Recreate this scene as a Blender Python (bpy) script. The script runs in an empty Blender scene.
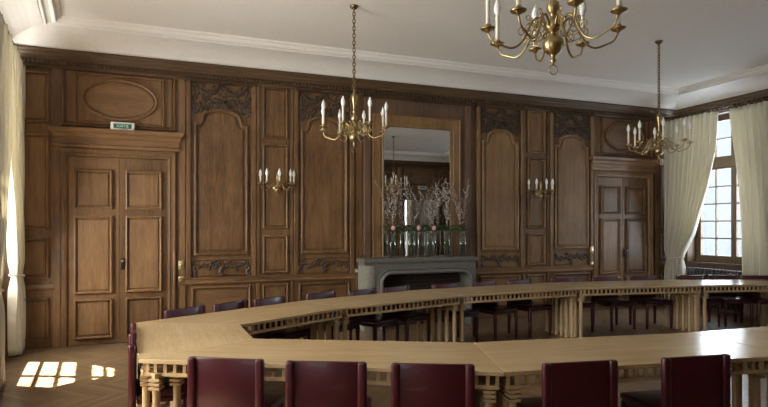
import bpy, bmesh, math, random
from mathutils import Vector, Matrix
PI = math.pi
random.seed(7)
SC = bpy.context.scene
COL = SC.collection

# ------------------------------------------------------------------ materials
def new_mat(name):
    m = bpy.data.materials.new(name); m.use_nodes = True
    nt = m.node_tree; b = nt.nodes['Principled BSDF']
    return m, nt, b
def N(nt, t, **kw):
    n = nt.nodes.new(t)
    for k, v in kw.items(): setattr(n, k, v)
    return n
def plain(name, col, rough=.5, metal=0., bump=0., bscale=60, coat=0., spec=.5, var=.0):
    m, nt, b = new_mat(name)
    b.inputs['Base Color'].default_value = (*col, 1)
    b.inputs['Roughness'].default_value = rough
    b.inputs['Metallic'].default_value = metal
    b.inputs['Coat Weight'].default_value = coat
    b.inputs['Specular IOR Level'].default_value = spec
    tc = N(nt, 'ShaderNodeTexCoord')
    no = N(nt, 'ShaderNodeTexNoise'); no.inputs['Scale'].default_value = bscale; no.inputs['Detail'].default_value = 4
    nt.links.new(tc.outputs['Object'], no.inputs['Vector'])
    if bump:
        bp = N(nt, 'ShaderNodeBump'); bp.inputs['Strength'].default_value = bump; bp.inputs['Distance'].default_value = .004
        nt.links.new(no.outputs['Fac'], bp.inputs['Height']); nt.links.new(bp.outputs['Normal'], b.inputs['Normal'])
    if var:
        cr = N(nt, 'ShaderNodeValToRGB')
        cr.color_ramp.elements[0].position = .3; cr.color_ramp.elements[1].position = .7
        cr.color_ramp.elements[0].color = (*[c*(1-var) for c in col], 1)
        cr.color_ramp.elements[1].color = (*[min(1, c*(1+var)) for c in col], 1)
        nt.links.new(no.outputs['Fac'], cr.inputs['Fac']); nt.links.new(cr.outputs['Color'], b.inputs['Base Color'])
    return m
def wood(name, dark, light, scale=(9, 9, .7), rough=.45, rnd=.15, fine=60, rot=0., spec=.5, bump=.25, space='Object'):
    """streaky grain: stretched noise, a second finer stretched noise for pores, broad stains"""
    m, nt, b = new_mat(name); L = nt.links.new
    tc = N(nt, 'ShaderNodeTexCoord'); oi = N(nt, 'ShaderNodeObjectInfo')
    mp = N(nt, 'ShaderNodeMapping'); mp.inputs['Scale'].default_value = scale; mp.inputs['Rotation'].default_value = (0, 0, rot)
    L(tc.outputs[space], mp.inputs['Vector'])
    ad = N(nt, 'ShaderNodeVectorMath', operation='ADD'); L(mp.outputs['Vector'], ad.inputs[0])
    sc = N(nt, 'ShaderNodeVectorMath', operation='SCALE'); sc.inputs['Scale'].default_value = 17.
    cb = N(nt, 'ShaderNodeCombineXYZ'); L(oi.outputs['Random'], cb.inputs[0]); L(oi.outputs['Random'], cb.inputs[2])
    L(cb.outputs[0], sc.inputs[0]); L(sc.outputs[0], ad.inputs[1])
    n1 = N(nt, 'ShaderNodeTexNoise'); n1.inputs['Scale'].default_value = 1.6; n1.inputs['Detail'].default_value = 8; n1.inputs['Roughness'].default_value = .65; n1.inputs['Distortion'].default_value = .6
    L(ad.outputs[0], n1.inputs['Vector'])
    n2 = N(nt, 'ShaderNodeTexNoise'); n2.inputs['Scale'].default_value = 9; n2.inputs['Detail'].default_value = 3
    L(ad.outputs[0], n2.inputs['Vector'])
    n3 = N(nt, 'ShaderNodeTexNoise'); n3.inputs['Scale'].default_value = 1.7; n3.inputs['Detail'].default_value = 2
    L(tc.outputs[space], n3.inputs['Vector'])
    a1 = N(nt, 'ShaderNodeMath', operation='MULTIPLY_ADD'); a1.inputs[1].default_value = .35; L(n2.outputs['Fac'], a1.inputs[0]); 
    a0 = N(nt, 'ShaderNodeMath', operation='MULTIPLY'); a0.inputs[1].default_value = .45; L(n1.outputs['Fac'], a0.inputs[0]); L(a0.outputs[0], a1.inputs[2])
    a2 = N(nt, 'ShaderNodeMath', operation='MULTIPLY_ADD'); a2.inputs[1].default_value = .3; L(n3.outputs['Fac'], a2.inputs[0]); L(a1.outputs[0], a2.inputs[2])
    a3 = N(nt, 'ShaderNodeMath', operation='MULTIPLY_ADD'); a3.inputs[1].default_value = rnd; L(oi.outputs['Random'], a3.inputs[0]); L(a2.outputs[0], a3.inputs[2])
    cr = N(nt, 'ShaderNodeValToRGB'); cr.color_ramp.elements[0].position = .42; cr.color_ramp.elements[1].position = .72 + rnd*.6
    cr.color_ramp.elements[0].color = (*dark, 1); cr.color_ramp.elements[1].color = (*light, 1)
    L(a3.outputs[0], cr.inputs['Fac']); L(cr.outputs['Color'], b.inputs['Base Color'])
    b.inputs['Roughness'].default_value = rough; b.inputs['Specular IOR Level'].default_value = spec*.8
    bp = N(nt, 'ShaderNodeBump'); bp.inputs['Strength'].default_value = bump; bp.inputs['Distance'].default_value = .003
    L(n2.outputs['Fac'], bp.inputs['Height']); L(bp.outputs['Normal'], b.inputs['Normal'])
    return m

OAK_D, OAK_L = (.060, .028, .011), (.27, .148, .066)
M = {}
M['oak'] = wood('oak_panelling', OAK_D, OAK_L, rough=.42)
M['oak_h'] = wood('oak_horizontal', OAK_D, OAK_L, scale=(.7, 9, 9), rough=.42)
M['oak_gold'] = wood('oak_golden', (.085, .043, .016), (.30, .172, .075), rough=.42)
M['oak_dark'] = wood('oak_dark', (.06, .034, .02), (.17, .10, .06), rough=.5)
M['cornice'] = wood('oak_cornice', (.038, .021, .011), (.135, .080, .042), scale=(.7, 9, 9), rough=.45)
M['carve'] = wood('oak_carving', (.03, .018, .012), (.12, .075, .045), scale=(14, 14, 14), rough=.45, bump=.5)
M['table'] = wood('maple_table', (.42, .29, .15), (.60, .44, .255), scale=(.55, 9, 9), rough=.2, rnd=.05, bump=.05, spec=.5)
M['table_leg'] = wood('maple_leg', (.42, .28, .14), (.60, .43, .24), scale=(9, 9, .6), rough=.4, rnd=.05, bump=.1)
M['win_wood'] = wood('window_oak', (.05, .03, .015), (.17, .11, .06), rough=.5)
M['plaster'] = plain('white_plaster', (.80, .765, .72), .85, bump=.15, bscale=25, var=.025)
M['brass'] = plain('aged_brass', (.42, .32, .16), .33, 1., bump=.1, bscale=40, var=.2)
M['brass_dark'] = plain('tarnished_brass', (.22, .15, .07), .4, 1., var=.2)
M['leather'] = plain('maroon_leather', (.058, .005, .010), .34, bump=.12, bscale=180, coat=.12, var=.1)
M['seat'] = plain('maroon_seat_leather', (.040, .004, .008), .28, bump=.12, bscale=180, coat=.15, var=.1)
M['bulb'] = plain('frosted_bulb', (.85, .84, .82), .2, spec=.6)
M['candle'] = plain('ivory_candle_sleeve', (.80, .74, .62), .5)
M['stone'] = plain('grey_stone', (.135, .130, .112), .55, bump=.3, bscale=30, var=.16)
M['stone_l'] = plain('pale_stone', (.25, .235, .19), .6, bump=.3, bscale=30, var=.16)
M['iron'] = plain('dark_radiator_iron', (.05, .045, .042), .4, spec=.6)
M['metal_dark'] = plain('blackened_metal', (.02, .018, .016), .4, .6)
M['chrome'] = plain('chrome', (.7, .7, .7), .15, 1.)
M['plate'] = plain('brass_plate', (.55, .43, .24), .35, .8)
M['white_plastic'] = plain('white_plastic', (.82, .80, .72), .4)
M['green_sign'] = plain('green_sign', (.01, .09, .055), .4)
M['green_letter'] = plain('pale_green_letters', (.55, .78, .66), .4)
M['pink'] = plain('pink_petal', (.85, .42, .42), .5, var=.15, bscale=40)
M['leaf'] = plain('green_leaf', (.045, .085, .03), .4, var=.3, bscale=20)
M['twig'] = plain('twig_bark', (.13, .09, .06), .7)
M['blossom'] = plain('pale_blossom', (.54, .48, .44), .7, var=.1)
M['water'] = plain('vase_stems', (.10, .14, .07), .4, var=.3)
# brick lining
def brick():
    m, nt, b = new_mat('sooty_brick'); L = nt.links.new
    tc = N(nt, 'ShaderNodeTexCoord'); mp = N(nt, 'ShaderNodeMapping'); mp.inputs['Rotation'].default_value = (PI/2, 0, 0)
    br = N(nt, 'ShaderNodeTexBrick'); br.inputs['Scale'].default_value = 1.
    br.inputs['Brick Width'].default_value = .22; br.inputs['Row Height'].default_value = .06; br.inputs['Mortar Size'].default_value = .006
    br.inputs['Color1'].default_value = (.035, .018, .012, 1); br.inputs['Color2'].default_value = (.022, .012, .009, 1); br.inputs['Mortar'].default_value = (.04, .032, .026, 1)
    L(tc.outputs['Object'], mp.inputs[0]); L(mp.outputs[0], br.inputs['Vector']); L(br.outputs['Color'], b.inputs['Base Color']); b.inputs['Roughness'].default_value = .9
    return m
M['brick'] = brick()
def mirror_mat():
    m, nt, b = new_mat('mirror_glass'); b.inputs['Base Color'].default_value = (.88, .88, .85, 1); b.inputs['Metallic'].default_value = 1; b.inputs['Roughness'].default_value = .01
    return m
M['mirror'] = mirror_mat()
def pane_mat():
    m, nt, b = new_mat('window_glass'); L = nt.links.new
    nt.nodes.remove(b); out = nt.nodes['Material Output']
    t = N(nt, 'ShaderNodeBsdfTransparent'); t.inputs[0].default_value = (.95, .97, .97, 1)
    g = N(nt, 'ShaderNodeBsdfGlossy'); g.inputs['Roughness'].default_value = .02
    mx = N(nt, 'ShaderNodeMixShader'); mx.inputs[0].default_value = .05; L(t.outputs[0], mx.inputs[1]); L(g.outputs[0], mx.inputs[2]); L(mx.outputs[0], out.inputs[0])
    return m
M['pane'] = pane_mat()
def vase_mat():
    m, nt, b = new_mat('clear_vase_glass'); L = nt.links.new; nt.nodes.remove(b); out = nt.nodes['Material Output']
    t = N(nt, 'ShaderNodeBsdfTransparent'); t.inputs[0].default_value = (.93, .96, .95, 1)
    g = N(nt, 'ShaderNodeBsdfGlossy'); g.inputs['Roughness'].default_value = .03
    lw = N(nt, 'ShaderNodeLayerWeight'); lw.inputs[0].default_value = .5
    mx = N(nt, 'ShaderNodeMixShader'); L(lw.outputs['Facing'], mx.inputs[0]); L(t.outputs[0], mx.inputs[1]); L(g.outputs[0], mx.inputs[2]); L(mx.outputs[0], out.inputs[0])
    return m
M['vase'] = vase_mat()
def curtain_mat():
    m, nt, b = new_mat('cream_curtain_cloth'); L = nt.links.new; out = nt.nodes['Material Output']
    b.inputs['Base Color'].default_value = (.72, .68, .58, 1); b.inputs['Roughness'].default_value = .8
    t = N(nt, 'ShaderNodeBsdfTranslucent'); t.inputs[0].default_value = (.74, .69, .56, 1)
    tc = N(nt, 'ShaderNodeTexCoord'); w = N(nt, 'ShaderNodeTexNoise'); w.inputs['Scale'].default_value = 220
    L(tc.outputs['Object'], w.inputs['Vector']); bp = N(nt, 'ShaderNodeBump'); bp.inputs['Strength'].default_value = .1; bp.inputs['Distance'].default_value = .002
    L(w.outputs['Fac'], bp.inputs['Height']); L(bp.outputs['Normal'], b.inputs['Normal'])
    mx = N(nt, 'ShaderNodeMixShader'); mx.inputs[0].default_value = .30; L(b.outputs[0], mx.inputs[1]); L(t.outputs[0], mx.inputs[2]); L(mx.outputs[0], out.inputs[0])
    return m
M['curtain'] = curtain_mat()
def parquet():
    """point-de-Hongrie oak parquet: columns of slanted strips"""
    m, nt, b = new_mat('chevron_oak_parquet'); L = nt.links.new
    tc = N(nt, 'ShaderNodeTexCoord'); mp = N(nt, 'ShaderNodeMapping'); mp.inputs['Rotation'].default_value = (0, 0, PI/2); L(tc.outputs['Object'], mp.inputs[0])
    sx = N(nt, 'ShaderNodeSeparateXYZ'); L(mp.outputs[0], sx.inputs[0])
    def MA(op, a, bb=None, c=None):
        n = N(nt, 'ShaderNodeMath', operation=op)
        for i, v in enumerate((a, bb, c)):
            if v is None: continue
            if isinstance(v, (int, float)): n.inputs[i].default_value = v
            else: L(v, n.inputs[i])
        return n.outputs[0]
    W = .42
    u = MA('DIVIDE', sx.outputs[0], W); col = MA('FLOOR', u); fr = MA('FRACT', u)
    par = MA('MODULO', MA('ABSOLUTE', col), 2.)
    tri = MA('ABSOLUTE', MA('SUBTRACT', fr, par))              # zig-zag 0..1..0
    v = MA('MULTIPLY_ADD', tri, W*.9, sx.outputs[1])
    row = MA('DIVIDE', v, .085); rf = MA('FLOOR', row); rr = MA('FRACT', row)
    cb = N(nt, 'ShaderNodeCombineXYZ'); L(col, cb.inputs[0]); L(rf, cb.inputs[1])
    wn = N(nt, 'ShaderNodeTexWhiteNoise'); wn.noise_dimensions = '2D'; L(cb.outputs[0], wn.inputs['Vector'])
    # gaps
    e1 = MA('LESS_THAN', rr, .045); e2 = MA('LESS_THAN', fr, .01); gap = MA('MAXIMUM', e1, e2)
    # grain along slanted strip
    cv = N(nt, 'ShaderNodeCombineXYZ'); L(MA('MULTIPLY', row, 2.2), cv.inputs[0]); L(MA('MULTIPLY_ADD', tri, .9, MA('MULTIPLY', wn.outputs['Value'], 20.)), cv.inputs[1]); L(col, cv.inputs[2])
    gn = N(nt, 'ShaderNodeTexNoise'); gn.inputs['Scale'].default_value = 2.2; gn.inputs['Detail'].default_value = 5; L(cv.outputs[0], gn.inputs['Vector'])
    f = MA('ADD', MA('MULTIPLY', wn.outputs['Value'], .55), MA('MULTIPLY', gn.outputs['Fac'], .5))
    cr = N(nt, 'ShaderNodeValToRGB'); cr.color_ramp.elements[0].position = .15; cr.color_ramp.elements[1].position = .9
    cr.color_ramp.elements[0].color = (.10, .06, .03, 1); cr.color_ramp.elements[1].color = (.28, .185, .10, 1)
    L(f, cr.inputs['Fac'])
    mx = N(nt, 'ShaderNodeMix', data_type='RGBA'); L(gap, mx.inputs['Factor']); L(cr.outputs['Color'], mx.inputs['A']); mx.inputs['B'].default_value = (.035, .02, .012, 1)
    L(mx.outputs['Result'], b.inputs['Base Color']); b.inputs['Roughness'].default_value = .3
    bp = N(nt, 'ShaderNodeBump'); bp.inputs['Strength'].default_value = .3; bp.inputs['Distance'].default_value = .002; bp.invert = True
    L(gap, bp.inputs['Height']); L(bp.outputs['Normal'], b.inputs['Normal'])
    return m
M['floor'] = parquet()
def emit(name, col, s):
    m, nt, b = new_mat(name); b.inputs['Emission Color'].default_value = (*col, 1); b.inputs['Emission Strength'].default_value = s
    return m

# ------------------------------------------------------------------ mesh helpers
class MB:
    def __init__(self, T=None): self.v = []; self.f = []; self.s = []; self.T = T
    def add(self, vs, fs, smooth=False):
        b = len(self.v)
        self.v += [tuple(self.T(*p)) if self.T else tuple(p) for p in vs]
        self.f += [tuple(b+i for i in f) for f in fs]; self.s += [smooth]*len(fs)
        return self
    def box(self, x0, x1, y0, y1, z0, z1):
        v = [(x, y, z) for z in (z0, z1) for y in (y0, y1) for x in (x0, x1)]
        return self.add(v, [(0, 2, 3, 1), (4, 5, 7, 6), (0, 1, 5, 4), (2, 6, 7, 3), (0, 4, 6, 2), (1, 3, 7, 5)])
    def rbox(self, x0, x1, y0, y1, z0, z1, r=.01, seg=2, taper=None):
        bm = bmesh.new(); bmesh.ops.create_cube(bm, size=1)
        for p in bm.verts:
            p.co = Vector(((x0+x1)/2+p.co.x*(x1-x0), (y0+y1)/2+p.co.y*(y1-y0), (z0+z1)/2+p.co.z*(z1-z0)))
            if taper and p.co.z < (z0+z1)/2: 
                p.co.x = (x0+x1)/2+(p.co.x-(x0+x1)/2)*taper; p.co.y = (y0+y1)/2+(p.co.y-(y0+y1)/2)*taper
        bmesh.ops.bevel(bm, geom=bm.edges[:], offset=r, segments=seg, affect='EDGES', profile=.5)
        vs = [tuple(q.co) for q in bm.verts]; fs = [tuple(q.index for q in f.verts) for f in bm.faces]
        bm.free(); return self.add(vs, fs, True)
    def prism(self, poly, z0, z1):
        n = len(poly); v = [(x, y, z0) for x, y in poly]+[(x, y, z1) for x, y in poly]
        return self.add(v, [tuple(range(n))[::-1], tuple(range(n, 2*n))]+[(i, (i+1) % n, n+(i+1) % n, n+i) for i in range(n)])
    def lathe(self, prof, n=16, c=(0, 0, 0), axis='z'):
        v = []; f = []
        for (r, z) in prof:
            for k in range(n):
                a = 2*PI*k/n
                v.append((c[0]+r*math.cos(a), c[1]+r*math.sin(a), c[2]+z) if axis == 'z' else (c[0]+r*math.cos(a), c[1]+z, c[2]+r*math.sin(a)))
        for i in range(len(prof)-1):
            for k in range(n): f.append((i*n+k, i*n+(k+1) % n, (i+1)*n+(k+1) % n, (i+1)*n+k))
        f.append(tuple(range(n))[::-1]); f.append(tuple(range((len(prof)-1)*n, len(prof)*n)))
        return self.add(v, f, True)
    def tube(self, path, r, n=8, closed=False):
        P = [Vector(p) for p in path]; m = len(P); rs = r if isinstance(r, (list, tuple)) else [r]*m
        v = []; f = []; up = None
        for i, p in enumerate(P):
            if closed: t = (P[(i+1) % m]-P[i-1])
            else: t = P[min(i+1, m-1)]-P[max(i-1, 0)]
            t.normalize()
            if up is None: up = Vector((0, 0, 1)) if abs(t.z) < .9 else Vector((1, 0, 0))
            a = t.cross(up)
            if a.length < 1e-4: a = t.cross(Vector((1, .3, 0)))
            a.normalize(); b = a.cross(t); up = b.copy()
            for k in range(n):
                an = 2*PI*k/n; q = p+(a*math.cos(an)+b*math.sin(an))*rs[i]; v.append(tuple(q))
        for i in range(m if closed else m-1):
            j = (i+1) % m
            for k in range(n): f.append((i*n+k, i*n+(k+1) % n, j*n+(k+1) % n, j*n+k))
        if not closed: f.append(tuple(range(n))[::-1]); f.append(tuple(range((m-1)*n, m*n)))
        return self.add(v, f, True)
    def ball(self, c, r, n=8, m=6, R=None):
        rx, ry, rz = r if isinstance(r, (tuple, list)) else (r, r, r)
        v = []; f = []
        for i in range(1, m):
            ph = PI*i/m
            for k in range(n):
                a = 2*PI*k/n; v.append(Vector((rx*math.sin(ph)*math.cos(a), ry*math.sin(ph)*math.sin(a), rz*math.cos(ph))))
        v.append(Vector((0, 0, rz))); v.append(Vector((0, 0, -rz)))
        for i in range(m-2):
            for k in range(n): f.append((i*n+k, (i+1)*n+k, (i+1)*n+(k+1) % n, i*n+(k+1) % n))
        for k in range(n): f.append((len(v)-2, k, (k+1) % n)); f.append((len(v)-1, (m-2)*n+(k+1) % n, (m-2)*n+k))
        if R is not None: v = [R @ q for q in v]
        return self.add([tuple(q+Vector(c)) for q in v], f, True)
    def sweep(self, path, prof, closed=True):
        """path: (u,z) points in the wall plane; prof: (offset to the left/out of the path, height d)."""
        P = [Vector(p) for p in path]; m = len(P); v = []; f = []; k = len(prof)
        for i in range(m):
            a = P[i]-P[i-1] if (i or closed) else P[1]-P[0]
            b = P[(i+1) % m]-P[i] if (i < m-1 or closed) else P[-1]-P[-2]
            a.normalize(); b.normalize()
            na = Vector((a.y, -a.x)); nb = Vector((b.y, -b.x)); nn = na+nb
            if nn.length < 1e-5: nn = na
            nn.normalize(); s = 1/max(.35, nn.dot(na))
            for (o, d) in prof: q = P[i]+nn*o*s; v.append((q.x, q.y, d))
        for i in range(m if closed else m-1):
            j = (i+1) % m
            for q in range(k-1): f.append((i*k+q, j*k+q, j*k+q+1, i*k+q+1))
        return self.add(v, f, False)
    def field(self, path, d):
        return self.add([(p[0], p[1], d) for p in path], [tuple(range(len(path)))])
    def build(self, name, mat, parent=None, loc=None, subsurf=0):
        me = bpy.data.meshes.new(name); me.from_pydata(self.v, [], self.f); me.update()
        bm = bmesh.new(); bm.from_mesh(me); bmesh.ops.recalc_face_normals(bm, faces=bm.faces[:]); bm.to_mesh(me); bm.free()
        me.polygons.foreach_set('use_smooth', self.s)
        me.materials.append(mat)
        o = bpy.data.objects.new(name, me); COL.objects.link(o)
        if parent: o.parent = parent
        if loc: o.location = loc
        return o
def tag(o, label=None, cat=None, group=None, kind=None):
    if label: o['label'] = label
    if cat: o['category'] = cat
    if group: o['group'] = group
    if kind: o['kind'] = kind
    return o
def thing(name, label, cat, loc=(0, 0, 0), rz=0., group=None):
    o = bpy.data.objects.new(name, None); COL.objects.link(o); o.empty_display_size = .1
    o.location = loc; o.rotation_euler = (0, 0, rz); return tag(o, label, cat, group)
def dup(root, loc, rz, label=None):
    r = root.copy(); COL.objects.link(r); r.location = loc; r.rotation_euler = (0, 0, rz)
    if label: r['label'] = label
    for ch in [o for o in COL.objects if o.parent == root]:
        c = ch.copy(); COL.objects.link(c); c.parent = r
        for g in [o for o in COL.objects if o.parent == ch]:
            d = g.copy(); COL.objects.link(d); d.parent = c
    return r
def struct(o): o['kind'] = 'structure'; return o

# ------------------------------------------------------------------ room frame
XC = 3.77                       # middle of the long panelled wall
XR = 9.52; XL = -2.22; YF = -9.9; TILT = .123
CR, CZ = 4.17, 3.99
LE = Vector((TILT, -1, 0)).normalized(); LN = Vector((1, TILT, 0)).normalized()
def T_back(u, z, d): return (u, -d, z)
def T_front(u, z, d): return (u, YF+d, z)
def T_right(u, z, d): return (XR-d, -u, z)
def T_left(u, z, d):
    p = Vector((XL, 0, 0))+LE*u+LN*d; return (p.x, p.y, z)
XFL = XL-TILT*YF                # left end of the front wall
ROOM = [(XL, 0), (XFL, YF), (XR, YF), (XR, 0)]

fl = MB(); fl.prism([(XL-.6, .3), (XFL-.6, YF-3.2), (XR+.6, YF-3.2), (XR+.6, .3)], -.1, 0); floor = struct(fl.build('floor', M['floor']))
ce = MB(); ce.prism([(XL-.6, .3), (XFL-.6, YF-3.2), (XR+.6, YF-3.2), (XR+.6, .3)], CR, CR+.15); struct(ce.build('ceiling', M['plaster']))

def rect(u0, u1, z0, z1): return [(u0, z0), (u1, z0), (u1, z1), (u0, z1)]
def oval(cu, cz, a, b, n=40): return [(cu+a*math.cos(2*PI*k/n), cz+b*math.sin(2*PI*k/n)) for k in range(n)]
def arched(u0, u1, z0, zs, za, n=18):
    """tall panel with square shoulders and a raised basket arch; zs shoulder height, za crown"""
    w = u1-u0; s = w*.09; c = (u0+u1)/2; h = za-zs; a = w/2-s
    p = [(u0, z0), (u1, z0), (u1, zs), (u1-s, zs)]
    for k in range(1, 6):                                      # little concave ogee at the shoulder
        t = k/6; p.append((u1-s-a*.10*t, zs+h*.38*(t**2)))
    for k in range(n+1):
        t = k/n; an = t*PI
        p.append((c+a*.90*math.cos(an), zs+h*.36+h*.64*math.sin(an)))
    for k in range(5, 0, -1):
        t = k/6; p.append((u0+s+a*.10*t, zs+h*.38*(t**2)))
    p += [(u0+s, zs), (u0, zs)]
    return p
def inset(path, o):
    P = [Vector(p) for p in path]; m = len(P); r = []
    for i in range(m):
        a = (P[i]-P[i-1]).normalized(); b = (P[(i+1) % m]-P[i]).normalized()
        na = Vector((a.y, -a.x)); nb = Vector((b.y, -b.x)); nn = (na+nb); nn = nn.normalized() if nn.length > 1e-5 else na
        q = P[i]-nn*o/max(.35, nn.dot(na)); r.append((q.x, q.y))
    return r
MOULD = [(0, 0), (0, .034), (-.006, .044), (-.016, .048), (-.026, .040), (-.031, .016), (-.036, .006), (-.046, .006), (-.052, .018), (-.062, .020)]
def panel(T, path, parent, mat, name='moulded_panel', d0=.0, k=1., fd=.014, prof=MOULD):
    pr = [(o*k, d0+d*min(1, k*1.1)) for o, d in prof]
    m = MB(T); m.sweep(path, pr)
    w = -pr[-1][0]; q = inset(path, w); m.sweep(q, [(0, pr[-1][1]), (0, d0+fd)]); m.field(q, d0+fd)
    return m.build(name, mat, parent)

# ---------- carved ornament meshes (leaf sprays, swags, scrolls, shell), unit space
def leaf(m, u, z, ang, L, W, d=.02, d0=.0):
    ca, sa = math.cos(ang), math.sin(ang)
    pts = []
    for (t, w, h) in ((0, .0, .2), (.25, .8, .7), (.55, 1., 1.), (.8, .6, .8), (1, 0, .3)):
        pts.append((t*L, w*W/2, h))
    v = []; f = []
    for (x, w, h) in pts:
        for s in (-1, 0, 1):
            hh = d0+(d*h if s == 0 else d*h*.35); v.append((u+ca*x-sa*w*s, z+sa*x+ca*w*s, hh))
    for i in range(4):
        for s in range(2): f.append((i*3+s, i*3+s+1, (i+1)*3+s+1, (i+1)*3+s))
    m.add(v, f, True)
def scroll(m, u, z, r, a0, turns, sgn, th=.008, d=.02):
    p = []
    n = int(14*turns)
    for k in range(n+1):
        t = k/n; a = a0+sgn*2*PI*turns*t; rr = r*(1-.8*t); p.append((u+rr*math.cos(a), z+rr*math.sin(a), d*.6))
    m.tube(p, th, 5)
def rosette(m, u, z, r, d=.025):
    for k in range(6): leaf(m, u, z, k*PI/3, r, r*.75, d)
    m.ball((u, z, d*.8), r*.28, 6, 4)
def swag(m, u0, z0, u1, z1, drop, n=13, r=.028):
    for k in range(n+1):
        t = k/n; u = u0+(u1-u0)*t; z = z0+(z1-z0)*t-drop*4*t*(1-t)
        s = r*(.7+.6*math.sin(PI*t))
        m.ball((u, z, .014), (s*.62, s*.62, .024), 6, 4)
        for q in range(3): leaf(m, u, z, random.uniform(0, 2*PI), s*1.35, s*.8, .026)
def carving_top(T, c, w, ztop, zarch, zsh, parent):
    m = MB(T); h = w/2
    swag(m, c-h*.84, ztop-.05, c-.02, ztop-.06, .12, 16, .034); swag(m, c+.02, ztop-.06, c+h*.84, ztop-.05, .12, 16, .034)
    for s in (-1, 1):
        for k in range(11):                                       # tassels hanging at the sides
            leaf(m, c+s*(h*.86+random.uniform(-.01, .01)), ztop-.06-k*.035, -PI/2+random.uniform(-.9, .9), .085, .06, .036)
        scroll(m, c+s*h*.48, (zarch+ztop)/2-.10, .075, PI/2, 1.3, -s); scroll(m, c+s*h*.74, zsh+.13, .07, 0 if s > 0 else PI, 1.3, s)
        for k in range(16):
            t = k/15; u = c+s*(.10+(h*.86-.10)*t); z = zarch+.03-(zarch-zsh-.03)*t**1.7
            leaf(m, u, z+random.uniform(0, .05), PI/2+s*random.uniform(-1.2, .9), .10, .055, .04); leaf(m, u, z+random.uniform(.03, .10), random.uniform(0, 6.3), .07, .05, .035)
            if k % 3 == 1: m.ball((u, z+.03, .02), .016, 6, 4)
        for k in range(5): leaf(m, c+s*h*(.58+.07*k), zsh+.06+.02*k, PI/2+s*(.6-.4*k), .13, .06, .04); leaf(m, c+s*h*(.60+.07*k), zsh+.22, random.uniform(0, 6), .10, .06, .035)
    for k in range(9):                                           # shell on the crown
        a = PI*(.08+.84*k/8); leaf(m, c, zarch-.01, a, .15, .05, .055, .012)
    for k in range(70):
        u = c+random.uniform(-.9, .9)*h; t = abs(u-c)/h; z = random.uniform(zarch+.05-(zarch-zsh)*t**1.7, ztop-.02)
        leaf(m, u, z, random.uniform(0, 6.3), random.uniform(.04, .075), .035, .026)
    m.ball((c, zarch, .035), (.035, .025, .03), 8, 5)
    rosette(m, c, ztop-.05, .05)
    return m.build('carved_garland', M['carve'], parent)
def carving_low(T, c, w, z0, z1, parent):
    m = MB(T); h = w/2; zc = (z0+z1)/2; H = z1-z0
    for k in range(5): leaf(m, c, z1-.05-k*.03, -PI/2+random.uniform(-.7, .7), .08, .07, .04)
    rosette(m, c, z1-.07, .05)
    for s in (-1, 1):
        pts = []
        for k in range(15):
            t = k/14; u = c+s*(.03+(h*.86-.03)*t); z = z1-.07+.025*math.sin(t*9)-.02*t; pts.append((u, z, .014))
            leaf(m, u, z, (0 if s > 0 else PI)+random.uniform(-1.3, 1.3), .075, .045, .036)
        m.tube(pts, .008, 5)
        scroll(m, c+s*h*.45, zc+.03, .045, 0, 1.2, s); scroll(m, c+s*h*.22, zc+.02, .035, PI, 1.2, -s)
        for k in range(5): leaf(m, c+s*h*.88, z1-.06-k*(H*.15), -PI/2+random.uniform(-.6, .6), .08, .06, .036)
    return m.build('carved_spray', M['carve'], parent)

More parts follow.
